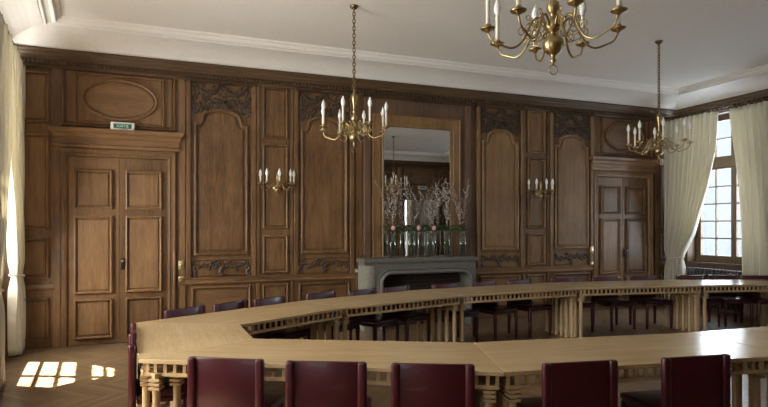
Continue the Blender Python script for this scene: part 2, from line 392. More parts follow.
# ---------- a half-wall of panelling, mirrored by side s
def board(T, u0, u1, z0, z1, d, mat, name, parent, d0=-.001, bev=.004):
    if u0 > u1: u0, u1 = u1, u0
    m = MB(T); m.add(*[([(u0, z0, d0), (u1, z0, d0), (u1, z1, d0), (u0, z1, d0), (u0, z0, d-bev), (u1, z0, d-bev), (u1, z1, d-bev), (u0, z1, d-bev),
        (u0+bev, z0+bev, d), (u1-bev, z0+bev, d), (u1-bev, z1-bev, d), (u0+bev, z1-bev, d)],
        [(8, 9, 10, 11), (4, 5, 9, 8), (5, 6, 10, 9), (6, 7, 11, 10), (7, 4, 8, 11), (0, 1, 5, 4), (1, 2, 6, 5), (2, 3, 7, 6), (3, 0, 4, 7)])][0])
    return m.build(name, mat, parent)
def half_wall(T, s, parent, xc=XC, doors=True, lower=True):
    R = lambda a, b: (xc+s*a, xc+s*b) if s > 0 else (xc-b, xc-a)
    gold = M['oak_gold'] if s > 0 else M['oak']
    for (a, b, big) in ((1.17, 2.03, True), (2.71, 3.59, True)):
        u0, u1 = R(a, b); c = (u0+u1)/2; w = u1-u0
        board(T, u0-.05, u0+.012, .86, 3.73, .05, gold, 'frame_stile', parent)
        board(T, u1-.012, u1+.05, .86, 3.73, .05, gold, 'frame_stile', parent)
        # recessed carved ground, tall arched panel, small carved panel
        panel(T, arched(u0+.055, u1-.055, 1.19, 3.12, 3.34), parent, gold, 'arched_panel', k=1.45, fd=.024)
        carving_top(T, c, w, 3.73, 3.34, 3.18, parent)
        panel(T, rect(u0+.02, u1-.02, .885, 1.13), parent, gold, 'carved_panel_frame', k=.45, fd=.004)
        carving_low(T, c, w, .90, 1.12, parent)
        # little egg-and-dart strip above
        m = MB(T); m.box(u0-.06, u1+.06, 3.70, 3.745, 0, .06)
        k = u0-.055
        while k < u1+.05: m.box(k, k+.018, 3.705, 3.74, .055, .078); k += .033
        m.build('beaded_strip', M['cornice'], parent)
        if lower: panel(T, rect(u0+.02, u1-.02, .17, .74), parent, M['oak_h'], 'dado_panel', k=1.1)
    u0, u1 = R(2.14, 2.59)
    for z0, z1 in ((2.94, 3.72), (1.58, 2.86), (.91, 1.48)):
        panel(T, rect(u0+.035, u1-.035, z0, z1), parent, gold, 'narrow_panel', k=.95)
    if lower: panel(T, rect(u0+.03, u1-.03, .17, .74), parent, gold, 'dado_panel', k=.9)
    # pilaster boards
    for a, b, d in ((.98, 1.08, .02), (2.09, 2.13, .028), (2.60, 2.65, .028), (3.65, 3.74, .03)):
        x0, x1 = R(a, b); board(T, x0, x1, .12, 3.76, d, M['oak'], 'pilaster_board', parent)
    # dado rail and base
    x0, x1 = R(.98, 3.74)
    m = MB(T); m.sweep([(x0, .80), (x1, .80)], [(.03, 0), (.03, .03), (.015, .045), (0, .045), (-.012, .035), (-.05, .035), (-.055, .05), (-.075, .05), (-.085, 0)], False)
    m.build('dado_rail', M['oak_h'], parent)
    m = MB(T); m.sweep([(x0, 0), (x1, 0)], [(.0, 0), (.0, .05), (-.10, .05), (-.12, .035), (-.135, .035), (-.14, 0)], False); m.build('baseboard', M['oak_h'], parent)
    if not doors: return
    # overdoor
    c = xc+s*(4.49 if s < 0 else 4.42)
    panel(T, rect(c-.71, c+.71, 2.97, 3.76), parent, M['oak'], 'overdoor_frame', k=1., fd=.012)
    panel(T, rect(c-.56, c+.56, 3.01, 3.70), parent, M['oak'], 'overdoor_inner_frame', k=.7, d0=.014, fd=.0)
    panel(T, oval(c, 3.355, .48, .285), parent, M['oak_h'], 'oval_panel', k=1.1, d0=.016, fd=.02)
    # side bay
    x0, x1 = R(5.20, 5.31); board(T, x0, x1, .0, 3.76, .03, M['oak'], 'pilaster_board', parent)
    x0, x1 = R(5.35, 5.70)
    for z0, z1 in ((2.99, 3.66), (1.57, 2.84), (.93, 1.46), (.12, .67)):
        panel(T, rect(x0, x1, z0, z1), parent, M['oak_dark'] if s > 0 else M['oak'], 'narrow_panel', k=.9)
    m = MB(T); m.sweep([(x0-.04, .80), (x1+.06, .80)], [(.03, 0), (.03, .03), (0, .045), (-.05, .035), (-.06, 0)], False); m.build('dado_rail', M['oak_h'], parent)

# ---------- back wall
wb = MB(); wb.box(XL-.4, XR+.4, 0, .25, 0, CR); wall_back = struct(wb.build('wall_back', M['oak']))
half_wall(T_back, -1, wall_back); half_wall(T_back, 1, wall_back)
# chimney breast in darker boards around the mirror
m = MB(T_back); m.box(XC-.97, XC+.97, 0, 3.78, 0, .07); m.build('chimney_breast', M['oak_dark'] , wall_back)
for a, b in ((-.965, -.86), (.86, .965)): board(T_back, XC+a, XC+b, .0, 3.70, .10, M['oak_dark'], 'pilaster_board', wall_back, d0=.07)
m = MB(T_back); m.box(XC-1.0, XC+1.0, 3.68, 3.74, .06, .12); k = XC-.99
while k < XC+.98: m.box(k, k+.02, 3.685, 3.73, .115, .14); k += .038
m.build('beaded_strip', M['cornice'], wall_back)

# ---------- doors
def door(n, T, c, rooms=True, s=1):
    root = MB(T); HW = .625
    root.sweep([(c+HW, 0), (c+HW, 2.56), (c-HW, 2.56), (c-HW, 0)][::-1], [(0, 0), (.0, .035), (-.012, .05), (-.03, .055), (-.04, .045), (-.07, .045), (-.085, .06), (-.10, .06), (-.105, 0)], False)
    fr = struct(root.build('door_%d' % n, M['oak']))
    # moulded lintel
    m = MB(T); y = [(0, 2.67, .05), (.0, 2.69, .075), (0, 2.715, .085), (0, 2.725, .06), (0, 2.80, .06), (0, 2.82, .08), (0, 2.86, .10), (0, 2.885, .135), (0, 2.93, .15), (0, 2.94, 0)]
    for sx in (0,):
        v = []; f = []
        for i, (_, z, d) in enumerate([(0, 2.665, 0)]+y):
            w = .735+d*.7; v += [(c-w, z, 0), (c-w, z, d), (c+w, z, d), (c+w, z, 0)]
        for i in range(len(y)):
            a = i*4
            for q in range(3): f.append((a+q, a+q+1, a+q+5, a+q+4))
        m.add(v, f)
    m.build('door_lintel', M['oak_h'], fr)
    for sg in (-1, 1):
        u0, u1 = (c-HW, c-.004) if sg < 0 else (c+.004, c+HW)
        lm = MB(T); lm.box(u0, u1, .015, 1.795, -.03, .012); lm.box(u0, u1, 1.801, 2.555, -.03, .012)
        lf = lm.build('door_leaf', M['oak'], fr)
        uc = (u0+u1)/2+.0
        for z0, z1 in ((1.85, 2.39), (.70, 1.76), (.09, .63)):
            panel(T, rect(uc-.235, uc+.235, z0, z1), lf, M['oak'], 'door_panel', d0=.012, k=1.05)
    m = MB(T); m.rbox(c+.02, c+.075, 1.02, 1.18, .012, .035, .004); m.build('lock_case', M['metal_dark'], fr)
    m = MB(T); m.tube([(c+.048, 1.14, .03), (c+.048, 1.14, .075)], .008, 8); m.ball((c+.048, 1.14, .085), (.018, .022, .016)); m.build('door_knob', M['brass'], fr)
    return fr
door(1, T_back, XC-4.51); door(2, T_back, XC+4.38)

# ---------- left and right walls with window openings
WIN = [1.1, 4.45, 7.8]; WW = .80; WZ0, WZ1 = .92, 3.74; TH = .38
def side_wall(name, T, length, mat):
    m = MB(T); us = [-.3]
    for c in WIN: us += [c-WW, c+WW]
    us.append(length)
    for i in range(0, len(us), 2): m.box(us[i], us[i+1], 0, CR, -TH, 0)
    for c in WIN: m.box(c-WW, c+WW, 0, WZ0, -TH, 0); m.box(c-WW, c+WW, WZ1, CR, -TH, 0)
    return struct(m.build(name, mat))
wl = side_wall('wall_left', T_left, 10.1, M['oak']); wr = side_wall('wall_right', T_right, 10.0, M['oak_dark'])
wn = 0
def window(T, c, cols, rows_low=5, rows_up=2, e=.05):
    global wn; wn += 1
    f0, f1 = -.30, -.23
    m = MB(T); a, b = c-WW, c+WW
    m.box(a, a+.06, WZ0, WZ1, f0, f1); m.box(b-.06, b, WZ0, WZ1, f0, f1); m.box(a, b, WZ1-.06, WZ1, f0, f1); m.box(a, b, WZ0, WZ0+.08, f0, f1+.02)
    m.box(a, b, 2.76, 2.90, f0-.01, f1+.03)
    fr = struct(m.build('window_%d' % wn, M['win_wood']))
    for sg in (-1, 1):
        for (z0, z1, rows) in ((WZ0+.08, 2.76, rows_low), (2.90, WZ1-.06, rows_up)):
            l0, l1 = (a+.06, c-.004) if sg < 0 else (c+.004, b-.06)
            mm = MB(T)
            mm.box(l0, l0+e, z0, z1, f0+.01, f1); mm.box(l1-e, l1, z0, z1, f0+.01, f1); mm.box(l0+e, l1-e, z0, z0+e, f0+.01, f1); mm.box(l0+e, l1-e, z1-e, z1, f0+.01, f1)
            i0, i1, j0, j1 = l0+e, l1-e, z0+e, z1-e
            for k in range(1, cols): q = i0+(i1-i0)*k/cols; mm.box(q-.012, q+.012, j0, j1, f0+.02, f1-.01)
            for k in range(1, rows): q = j0+(j1-j0)*k/rows; mm.box(i0, i1, q-.012, q+.012, f0+.02, f1-.01)
            lf = mm.build('window_leaf', M['win_wood'], fr)
            g = MB(T); g.box(i0, i1, j0, j1, f0+.035, f0+.040); g.build('glass_pane', M['pane'], lf)
    s = MB(T); s.box(a-.03, b+.03, WZ0-.04, WZ0, -.25, .04); s.build('window_sill', M['win_wood'], fr)
    return fr
for c in WIN: window(T_right, c, 2)
for c in WIN: window(T_left, c, 1, 4, 2, .03)

# ---------- front wall (seen in the mirror) with an open door into the next room
DC = XC+4.49
wf = MB(); wf.box(XFL-.5, DC-.63, YF-.25, YF, 0, CR); wf.box(DC+.63, XR+.4, YF-.25, YF, 0, CR); wf.box(DC-.63, DC+.63, YF-.25, YF, 2.56, CR)
wall_front = struct(wf.build('wall_front', M['oak'])); half_wall(T_front, 1, wall_front, lower=True)
m = MB(T_front); m.sweep([(DC+.63, 0), (DC+.63, 2.56), (DC-.63, 2.56), (DC-.63, 0)][::-1], [(0, -.2), (0, .035), (-.03, .055), (-.07, .045), (-.10, .06), (-.105, 0)], False)
d3 = struct(m.build('door_3', M['oak']))
m = MB(T_front)
m.box(DC-.82, DC+.82, 2.68, 2.94, 0, .11); m.build('door_lintel', M['oak_h'], d3)
for sg in (-1, 1):                                            # leaves folded back into the next room
    u = DC+sg*.60
    lm = MB(T_front); lm.box(u-.02, u+.02, .015, 2.55, -.87, -.25); lm.build('door_leaf', M['oak'], d3)
# next room: three walls
nr = MB(); nr.box(DC-2.2, DC-2.1, YF-2.9, YF-.25, 0, CR); nr.box(XR+.2, XR+.3, YF-2.9, YF-.25, 0, CR)
nr.box(DC-2.2, 8.42, YF-3.0, YF-2.9, 0, CR); nr.box(8.95, XR+.3, YF-3.0, YF-2.9, 0, CR); nr.box(8.42, 8.95, YF-3.0, YF-2.9, 0, .3); nr.box(8.42, 8.95, YF-3.0, YF-2.9, 3.2, CR)
struct(nr.build('wall_next_room', M['plaster']))


# ---------- cornice and cove all round the room
def ring(prof, name, mat, off=0):
    """prof: (distance from wall, z)"""
    P = [Vector(p) for p in ROOM]; m = len(P); v = []; f = []; k = len(prof)
    for i in range(m):
        a = (P[i]-P[i-1]).normalized(); b = (P[(i+1) % m]-P[i]).normalized()
        na = Vector((-a.y, a.x)); nb = Vector((-b.y, b.x)); nn = (na+nb).normalized(); s = 1/nn.dot(na)
        for (o, z) in prof: q = P[i]+nn*o*s; v.append((q.x, q.y, z))
    for i in range(m):
        j = (i+1) % m
        for q in range(k-1): f.append((i*k+q, j*k+q, j*k+q+1, i*k+q+1))
    mb = MB(); mb.add(v, f); return mb
cm = ring([(-.02, 3.72), (.045, 3.72), (.05, 3.74), (.06, 3.75), (.075, 3.755), (.075, 3.80), (.09, 3.805), (.11, 3.815), (.12, 3.83), (.15, 3.85), (.165, 3.88), (.19, 3.895), (.20, 3.91), (.20, 3.935), (.15, 3.94)], 'c', None)
t1 = struct(cm.build('trim_1', M['cornice']))
# dentils
def dentils(T, L0, L1, name):
    m = MB(T); u = L0
    while u < L1: m.box(u, u+.026, 3.752, 3.800, .07, .112); u += .052
    m.build(name, M['cornice'], t1)
dentils(T_back, XL+.1, XR-.1, 'dentil_row'); dentils(T_right, .1, 9.8, 'dentil_row'); dentils(T_left, .1, 9.8, 'dentil_row'); dentils(T_front, XFL+.1, XR-.1, 'dentil_row')
def beads(T, L0, L1):
    m = MB(T); u = L0
    while u < L1: m.box(u, u+.02, 3.912, 3.932, .195, .21); u += .036
    m.build('bead_row', M['cornice'], t1)
beads(T_back, XL+.2, XR-.2)
cove = [(.18, 3.925)]+[(.18+.42*(1-math.cos(t*PI/2/8))**.75, 3.925+.18*math.sin(t*PI/2/8)) for t in range(1, 9)]
cove += [(.61, 4.12), (.615, 4.10), (.64, 4.095), (.655, 4.115), (.68, 4.12), (.71, 4.125), (.72, 4.108), (.75, 4.10), (.765, 4.12), (.775, 4.14), (.81, 4.15), (.82, 4.175)]
cv = ring(cove, 'cove', None); t2 = struct(cv.build('trim_2', M['plaster']))
for p in t2.data.polygons: p.use_smooth = False
# plaster ribbon ornaments on the inner moulding
m = MB()
u = XL+1.1
while u < XR-1:
    for k in range(5): m.ball((u+k*.035, -.635, 4.10), (.022, .012, .010), 6, 4)
    m.tube([(u+.16, -.625, 4.105), (u+.30, -.65, 4.10), (u+.46, -.625, 4.105)], .007, 5)
    u += .62
m.build('ribbon_moulding', M['plaster'], t2)

# ------------------------------------------------------------------ curtains
def curtain(T, spec, label, tie=None, n=150, pleats=10, depth=.29, amp=.06, ztop=3.72, grp=None, flip=1):
    """spec: list of (z, uA, uB) from top to floor: edges of the cloth at each height"""
    zs = [q[0] for q in spec]; rows = 46; m = MB(T); v = []; f = []
    def at(z):
        for i in range(len(spec)-1):
            if spec[i][0] >= z >= spec[i+1][0]:
                t = (spec[i][0]-z)/(spec[i][0]-spec[i+1][0]+1e-9); return spec[i][1]+(spec[i+1][1]-spec[i][1])*t, spec[i][2]+(spec[i+1][2]-spec[i][2])*t
        return spec[-1][1:]
    for r in range(rows+1):
        z = ztop+(.02-ztop)*r/rows; a, b = at(z); wide = abs(b-a)
        full = abs(spec[0][2]-spec[0][1]); am = amp*(1+.1*(1-wide/full))
        if tie: am *= 1-.45*math.exp(-((z-tie)/.12)**2)
        for k in range(n+1):
            s = k/n; ph = 2*PI*pleats*(s+.012*math.sin(7*s+z*.8))
            w = math.sin(ph); w = math.copysign(abs(w)**.8, w)
            v.append((a+(b-a)*s+.006*math.cos(ph*.5+z), z, depth+am*w+.014*math.sin(s*23+z*2.1)))
    for r in range(rows):
        for k in range(n): q = r*(n+1)+k; f.append((q, q+1, q+n+2, q+n+1))
    m.add(v, f, True); o = m.build('curtain', M['curtain']); tag(o, label, 'curtain', grp)
    sm = o.modifiers.new('thick', 'SOLIDIFY'); sm.thickness = .004
    if tie:
        a, b = at(tie); c, hw = (a+b)/2, abs(b-a)/2+.03
        t = MB(T); t.tube([(c+hw*math.cos(2*PI*k/24), tie+.03*math.cos(2*PI*k/24), depth+(.075)*math.sin(2*PI*k/24)) for k in range(24)], .014, 6, True)
        t.build('tieback', M['curtain'], o)
    return o
LC = [(3.75, .06, 1.17), (3.04, .06, 1.12), (2.66, .06, 1.05), (2.28, .06, .97), (1.89, .06, .84), (1.49, .06, .70), (1.15, .06, .50), (.99, .10, .43), (.8, .08, .46), (0, .05, .50)]
RC = [(3.75, 1.36, 2.6), (3.04, 1.46, 2.6), (2.3, 1.55, 2.6), (1.5, 1.61, 2.6), (0, 1.63, 2.55)]
curtain(T_right, LC, 'cream curtain tied back low at the left of the tall window by the far door', .99, flip=-1)
curtain(T_right, RC, 'cream curtain hanging straight on the right of the tall window, edge of the photo', pleats=10, depth=.21, amp=.05)
curtain(T_left, LC, 'bright cream curtain at the left edge beside the wooden double door, sunlit from behind', .99)
curtain(T_left, [(z, 2.35-a, 2.35-b) for z, a, b in LC], 'cream curtain on the camera side of the left window, outside the photo', .99)  # unseen mate of the left curtain, kept to clip the floor sun patch
def rod(T, u0, u1, label):
    m = MB(T); m.tube([(u0, 3.77, .30), (u1, 3.77, .30)], .014, 8); o = m.build('curtain_rod', M['metal_dark']); tag(o, label, 'curtain rod')
    u = u0+.05
    while u < u1-.03:
        r = MB(T); r.tube([(u, 3.765+.026*math.cos(2*PI*k/12), .30+.026*math.sin(2*PI*k/12)) for k in range(12)], .005, 5, True); r.build('curtain_ring', M['brass_dark'], o); u += .088
    for u in (u0+.03, u1-.03):
        r = MB(T); r.tube([(u, 3.77, .30), (u, 3.76, .0)], .01, 6); r.build('rod_bracket', M['metal_dark'], o)
rod(T_right, .02, 2.7, 'dark curtain rod with rings above the tall window on the right')
rod(T_left, .02, 2.4, 'dark curtain rod with rings at the upper left edge, under the ceiling')

curtain(lambda u, z, d: (8.95+u, YF-2.85+d, z), [(3.75, -.08, .5), (0, -.08, .5)], 'cream curtain in the next room, seen through the doorway in the mirror', None, n=60, pleats=5, depth=.12, amp=.04)
# ------------------------------------------------------------------ fireplace, mirror
def fireplace():
    FD = .34; W = .97; OC = .085
    t = thing('fireplace', 'grey stone fireplace with moulded rounded opening under the large mirror', 'fireplace', (3.68, -.07, 0))
    def P(u, z, d): return (u, -d, z)
    arc = []
    OW, OH, RR = .765, .865, .14
    for k in range(9): a = k/8*PI/2; arc.append((OW-RR+RR*math.cos(a), OH-RR+RR*math.sin(a)))
    inner = [(x+OC, z) for x, z in [(OW, 0)]+arc+[(-x, z) for x, z in arc[::-1]]+[(-OW, 0)]]
    out = [(-W, 0), (-W, 1.05), (W, 1.05), (W, 0)]
    m = MB(P); n = len(out)+len(inner); pl = out+inner
    m.add([(x, z, 0) for x, z in pl]+[(x, z, FD) for x, z in pl], [tuple(range(n)), tuple(range(n, 2*n))]+[(i, (i+1) % n, n+(i+1) % n, n+i) for i in range(n)])
    m.sweep(inner, [(-.0, FD), (-.0, FD+.03), (.02, FD+.04), (.04, FD+.03), (.055, FD+.01), (.075, FD+.02), (.085, FD)], False)
    b = m.build('mantel_surround', M['stone'], t)
    bm = bmesh.new(); bm.from_mesh(b.data); bmesh.ops.triangulate(bm, faces=[f for f in bm.faces if len(f.verts) > 4]); bm.to_mesh(b.data); bm.free()
    m = MB(P)
    v = []; f = []; pr = [(0, 1.02), (.006, 1.02), (.01, 1.035), (.018, 1.045), (.025, 1.055), (.028, 1.06), (.028, 1.10), (.02, 1.11), (-.3, 1.11)]
    for o, z in pr: v += [(-W-o, z, 0), (-W-o, z, FD+o), (W+o, z, FD+o), (W+o, z, 0)]
    for i in range(len(pr)-1):
        for q in range(3): f.append((i*4+q, i*4+q+1, i*4+q+5, i*4+q+4))
    m.add(v, f); m.box(-W-.02, W+.02, 1.05, 1.112, -.0, FD+.02); m.build('mantel_shelf', M['stone'], t)
    for s in (-1, 1):
        m = MB(P); m.box(s*W-.012, s*W+.012, .0, 1.0, .02, FD-.02); m.build('side_slab', M['stone_l'], t)
    m = MB(P); m.rbox(-W-.012, -W+.155, 0, 1.0, FD-.01, FD+.014, .004, 1); m.build('jamb_stone', M['stone_l'], t)
    m = MB(P); m.box(-OW+OC, OW+OC, 0, OH+.02, .005, .015); m.build('firebox', M['brick'], t)
    return t
fireplace()
mir = thing('wall_mirror', 'tall rectangular wall mirror in a plain oak frame above the fireplace', 'mirror', (XC-.035, -.07, 1.13))
def P(u, z, d): return (u, -d, z)
m = MB(P); m.field(rect(-.605, .605, .0, 2.10), .022); m.build('mirror_glass', M['mirror'], mir)
m = MB(P); m.sweep(rect(-.60, .60, .0, 2.105), [(.0, .01), (.0, .035), (.015, .04), (.03, .03), (.05, .03), (.06, .04), (.165, .04), (.175, .05), (.19, .05), (.195, 0)]); m.build('mirror_frame', M['oak_gold'], mir)

# ------------------------------------------------------------------ vases with branches
ztop = 1.112
def vase(px, label, n, flower):
    t = thing('glass_vase', label, 'vase', (px, -.27, ztop), 0, 'glass cylinder vases on the mantelpiece')
    m = MB(); R = .055; H = .42
    m.lathe([(.0, 0), (R, 0), (R, H), (R-.004, H), (R-.004, .02), (0, .02)], 24); m.build('vase_glass', M['vase'], t)
    g = MB()
    for k in range(7):
        a = random.uniform(0, 2*PI); g.tube([(.03*math.cos(a), .03*math.sin(a), .025), (-.02*math.cos(a), .02*math.sin(a), H+.02)], .004, 5)
    g.build('cut_stems', M['leaf'], t)
    tw = MB(); bl = MB()
    for k in range(n):
        a = random.uniform(0, 2*PI); L = random.uniform(.45, .78); dx = random.uniform(-.22, .22); dy = random.uniform(-.07, .08)
        pts = [(0, 0, H-.1), (dx*.25, dy*.3, H+L*.3), (dx*.6, dy*.6, H+L*.65), (dx*1.15, dy, H+L)]
        fp = []
        for i in range(3):
            for q in range(5):
                s = q/5; fp.append(Vector(pts[i]).lerp(Vector(pts[i+1]), s))
        fp.append(Vector(pts[-1])); tw.tube(fp, [.0028*(1-.6*i/len(fp)) for i in range(len(fp))], 4)
        for i in range(4, len(fp)):
            for z in range(3):
                o = fp[i]+Vector((random.uniform(-.022, .022), random.uniform(-.02, .02), random.uniform(-.02, .02))); bl.ball(o, random.uniform(.004, .008), 5, 4)
            if i % 3 == 0:
                e = fp[i]+Vector((random.choice((-1, 1))*random.uniform(.03, .08), random.uniform(-.03, .03), random.uniform(.06, .12))); tw.tube([fp[i], e], .0015, 4)
                for z in range(5): bl.ball(fp[i].lerp(e, (z+1)/5)+Vector((random.uniform(-.01, .01), 0, 0)), random.uniform(.005, .009), 5, 4)
    tw.build('twigs', M['twig'], t); tag(bl.build('blossoms', M['blossom'], t), kind='stuff')
    lf = MB()
    for k in range(4):
        a = random.uniform(-.5, .5)+(PI if k % 2 else 0); L = random.uniform(.14, .26); v = []; f = []
        for i in range(9):
            s = i/8; x = L*s; z = H+.03+.09*math.sin(s*PI*.8)-.03*s; w = .016*math.sin(PI*min(1, s*.95+.05))
            for q in (-1, 1): v.append((x*math.cos(a)-q*w*math.sin(a), -.02+x*math.sin(a)*.4+q*w*math.cos(a), z+q*.006))
        for i in range(8): f.append((2*i, 2*i+1, 2*i+3, 2*i+2))
        lf.add(v, f, True)
    lf.build('leaves', M['leaf'], t)
    if flower:
        fl = MB(); c = Vector((flower, -.075, H+.055))
        for k in range(3):
            nn = 5+k
            for q in range(nn):
                a = 2*PI*q/nn+k; r = .008+.008*k
                fl.ball(c+Vector((r*math.cos(a), -.012+.004*k, r*math.sin(a))), (.013, .009, .016+.004*math.sin(a*2)), 7, 5)
        fl.ball(c+Vector((0, -.012, 0)), .014, 6, 5)
        fl.build('pink_flower', M['pink'], t)
vd = ['leftmost glass vase of blossom branches on the mantel, pink flower at its rim', 'second glass vase from the left on the mantel, holding blossom branches', 'middle glass vase of the five on the mantel, pink flower and tall twigs',
      'fourth glass vase from the left on the mantel, pale blossom twigs', 'rightmost glass vase on the mantel with sparse twigs and no flower']
for i, (u, n, fl_) in enumerate(((3.21, 6, -.01), (3.55, 5, .09), (3.88, 6, .03), (4.19, 5, 0), (4.48, 5, 0))): vase(u, vd[i], n, fl_)
g = MB(); pts = [(3.16+.04*k, -.345+.01*math.sin(k*1.3), ztop+.435+.012*math.sin(k*.9)) for k in range(35)]
g.tube(pts, [.009+.004*math.sin(k*1.7) for k in range(35)], 6)
for k in range(40):
    u = random.uniform(3.2, 4.5); a = random.choice((0, PI))+random.uniform(-.5, .5); L = random.uniform(.06, .12)
    g.add([(u, -.345, ztop+.435), (u+math.cos(a)*L*.5, -.36, ztop+.455+math.sin(a)*L*.5), (u+math.cos(a)*L, -.355, ztop+.435+math.sin(a)*L), (u+math.cos(a)*L*.5, -.35, ztop+.43+math.sin(a)*L*.5)], [(0, 1, 2, 3)])
tag(g.build('greenery_garland', M['leaf']), 'thin green stem garland laid across the rims of the glass vases', 'garland')

# ------------------------------------------------------------------ lights fittings
def arm_path(R, n=22, sc=1.):
    """(r,z) of a Dutch-style S arm, hub at r~.05 rising, dipping and rising to the cup at R"""
    key = [(.045, .10), (.085, .155), (.125, .135), (.155, .07), (.19, .01), (.245, -.02), (.31, .0), (.36, .025), (R, .075)]
    out = []
    for i in range(len(key)-1):
        p0, p1, p2, p3 = key[max(i-1, 0)], key[i], key[i+1], key[min(i+2, len(key)-1)]
        for q in range(3):
            t = q/3; out.append(tuple(.5*((2*p1[j])+(-p0[j]+p2[j])*t+(2*p0[j]-5*p1[j]+4*p2[j]-p3[j])*t*t+(-p0[j]+3*p1[j]-3*p2[j]+p3[j])*t**3) for j in (0, 1)))
    out.append(key[-1]); return out
def add_candle(parent, x, y, z, k=.0):
    m = MB(); m.lathe([(.001, -.012), (.012, -.012), (.016, -.004), (.040, .004), (.046, .012), (.042, .012), (.018, .006), (.016, .02), (.019, .03), (.015, .034)], 16, (x, y, z)); cp = m.build('drip_pan', M['brass'], parent)
    m = MB(); m.lathe([(.0125, .03), (.0125, .185-k), (.010, .19-k)], 12, (x, y, z)); m.build('candle_sleeve', M['candle'], cp)
    m = MB(); m.lathe([(.009, .188), (.019, .207), (.024, .230), (.022, .252), (.013, .278), (.005, .298), (.0005, .308)], 12, (x, y, z-k)); m.build('candle_bulb', M['bulb'], cp)
def spiral(m, u, z, r, turns, sg, ca, sa, th=.0035, a0=0):
    p = []; n = int(12*turns)
    for k in range(n+1):
        t = k/n; a = a0+sg*2*PI*turns*t; rr = r*(1-.75*t); q = u+rr*math.cos(a); p.append((q*ca, q*sa, z+rr*math.sin(a)))
    m.tube(p, th, 5)
R0 = math.radians
def chandelier(x, y, zb, label, rot=0.):
    """zb: height of the centre of the big ball. Origin at the ceiling mount."""
    t = thing('chandelier', label, 'chandelier', (x, y, CR), 0, 'brass chandeliers with candle bulbs')
    o = zb-CR
    m = MB(); m.lathe([(0, -.13), (.006, -.12), (.012, -.105), (.020, -.095), (.010, -.085), (.014, -.072), (.012, -.066), (.028, -.056), (.045, -.043), (.057, -.024), (.062, 0), (.057, .024), (.045, .043), (.028, .056), (.016, .062), (.018, .07), (.035, .08), (.048, .10), (.05, .115), (.045, .135), (.02, .15), (.015, .17), (.022, .18), (.034, .195), (.04, .22), (.034, .245), (.018, .262), (.012, .28), (.018, .29), (.013, .31), (.016, .35), (.028, .41), (.038, .46), (.036, .485), (.02, .497), (.012, .51), (.006, .53)], 24, (0, 0, o)); m.build('turned_stem', M['brass'], t)
    m = MB(); m.tube([(.028*math.cos(2*PI*k/20), 0, o-.148+.028*math.sin(2*PI*k/20)) for k in range(20)], .0035, 6, True); m.build('pull_ring', M['brass'], t)
    c0 = o+.525; m = MB(); k = 0; z = c0
    while z < -.055:
        L = .052; pts = []
        for q in range(14):
            a = 2*PI*q/14; w = .0155*math.cos(a); h = L*.58*math.sin(a)
            pts.append((w, 0, z+L*.5+h) if k % 2 else (0, w, z+L*.5+h))
        m.tube(pts, .0058, 5, True); z += L*.80; k += 1
    m.build('chain', M['brass_dark'], t)
    m = MB(); m.lathe([(.0, -.06), (.008, -.058), (.012, -.045), (.02, -.04), (.035, -.03), (.05, -.012), (.052, 0)], 20); m.build('ceiling_rose', M['brass_dark'], t)
    ap = arm_path(.385)
    for k in range(8):
        a = rot+2*PI*k/8; ca, sa = math.cos(a), math.sin(a); m = MB()
        m.tube([(r*ca, r*sa, o+z) for r, z in ap], [.0085-.003*i/len(ap) for i in range(len(ap))], 8)
        spiral(m, .125, o+.10, .036, 1.4, 1, ca, sa); spiral(m, .185, o+.075, .030, 1.3, -1, ca, sa, a0=PI); spiral(m, .10, o+.035, .028, 1.2, -1, ca, sa, a0=PI/2)
        spiral(m, .145, o+.16, .022, 1.2, 1, ca, sa, a0=PI); m.tube([(.06*ca, .06*sa, o+.06), (.12*ca, .12*sa, o+.02), (.18*ca, .18*sa, o+.045)], .0035, 5)
        arm = m.build('arm', M['brass'], t)
        add_candle(arm, .385*ca, .385*sa, o+.085)
    return t
chandelier(1.925, -2.33, 2.65, 'brass eight-arm chandelier hanging at the left in front of the panelling', R0(9.3))
chandelier(2.08, -5.73, 2.69, 'large brass chandelier hanging nearest, cut off at the top of the photo', R0(-20.67))
chandelier(6.23, -2.65, 2.66, 'brass chandelier hanging at the right in front of the far window curtain', .1)
chandelier(5.77, -6.30, 2.66, 'brass chandelier seen only as a reflection in the mirror', .2)
def sconce(u, T, label):
    t = thing('wall_sconce', label, 'wall lamp', T(u, 2.205, 0), 0, 'brass five-light wall sconces'); s = -1
    m = MB(); m.lathe([(.06, -.0), (.06, -.01), (.045, -.02), (.02, -.03), (.015, -.09)], 16, (0, 0, 0), 'y'); m.build('back_plate', M['brass'], t)
    m = MB(); m.lathe([(0, -.13), (.008, -.115), (.006, -.10), (.02, -.085), (.037, -.055), (.04, -.035), (.034, -.012), (.014, .0), (.012, .02), (.024, .035), (.024, .05), (.010, .065), (.009, .10), (.018, .15), (.02, .19), (.008, .21), (0, .235)], 16, (0, -.10, 0)); m.build('turned_stem', M['brass'], t)
    for k in range(5):
        a = PI+PI*k/4*.98+.03; ca, sa = math.cos(a), math.sin(a)*.72; m = MB()
        ap = [(.02, .02), (.05, .055), (.085, .04), (.11, -.01), (.15, -.045), (.195, -.04), (.235, 0), (.25, .03)]
        m.tube([(r*ca, -.10+r*sa, z) for r, z in ap], .005, 6); spiral(m, .07, .02, .02, 1.2, 1, ca, sa, .003)
        for v in range(len(m.v)): pass
        arm = m.build('arm', M['brass'], t); add_candle(arm, .25*ca, -.10+.25*sa, .045, .085)
    return t
sconce(1.42, T_back, 'brass five-light wall sconce on the narrow panel left of the mirror')
sconce(6.16, T_back, 'brass five-light wall sconce on the narrow panel right of the mirror')

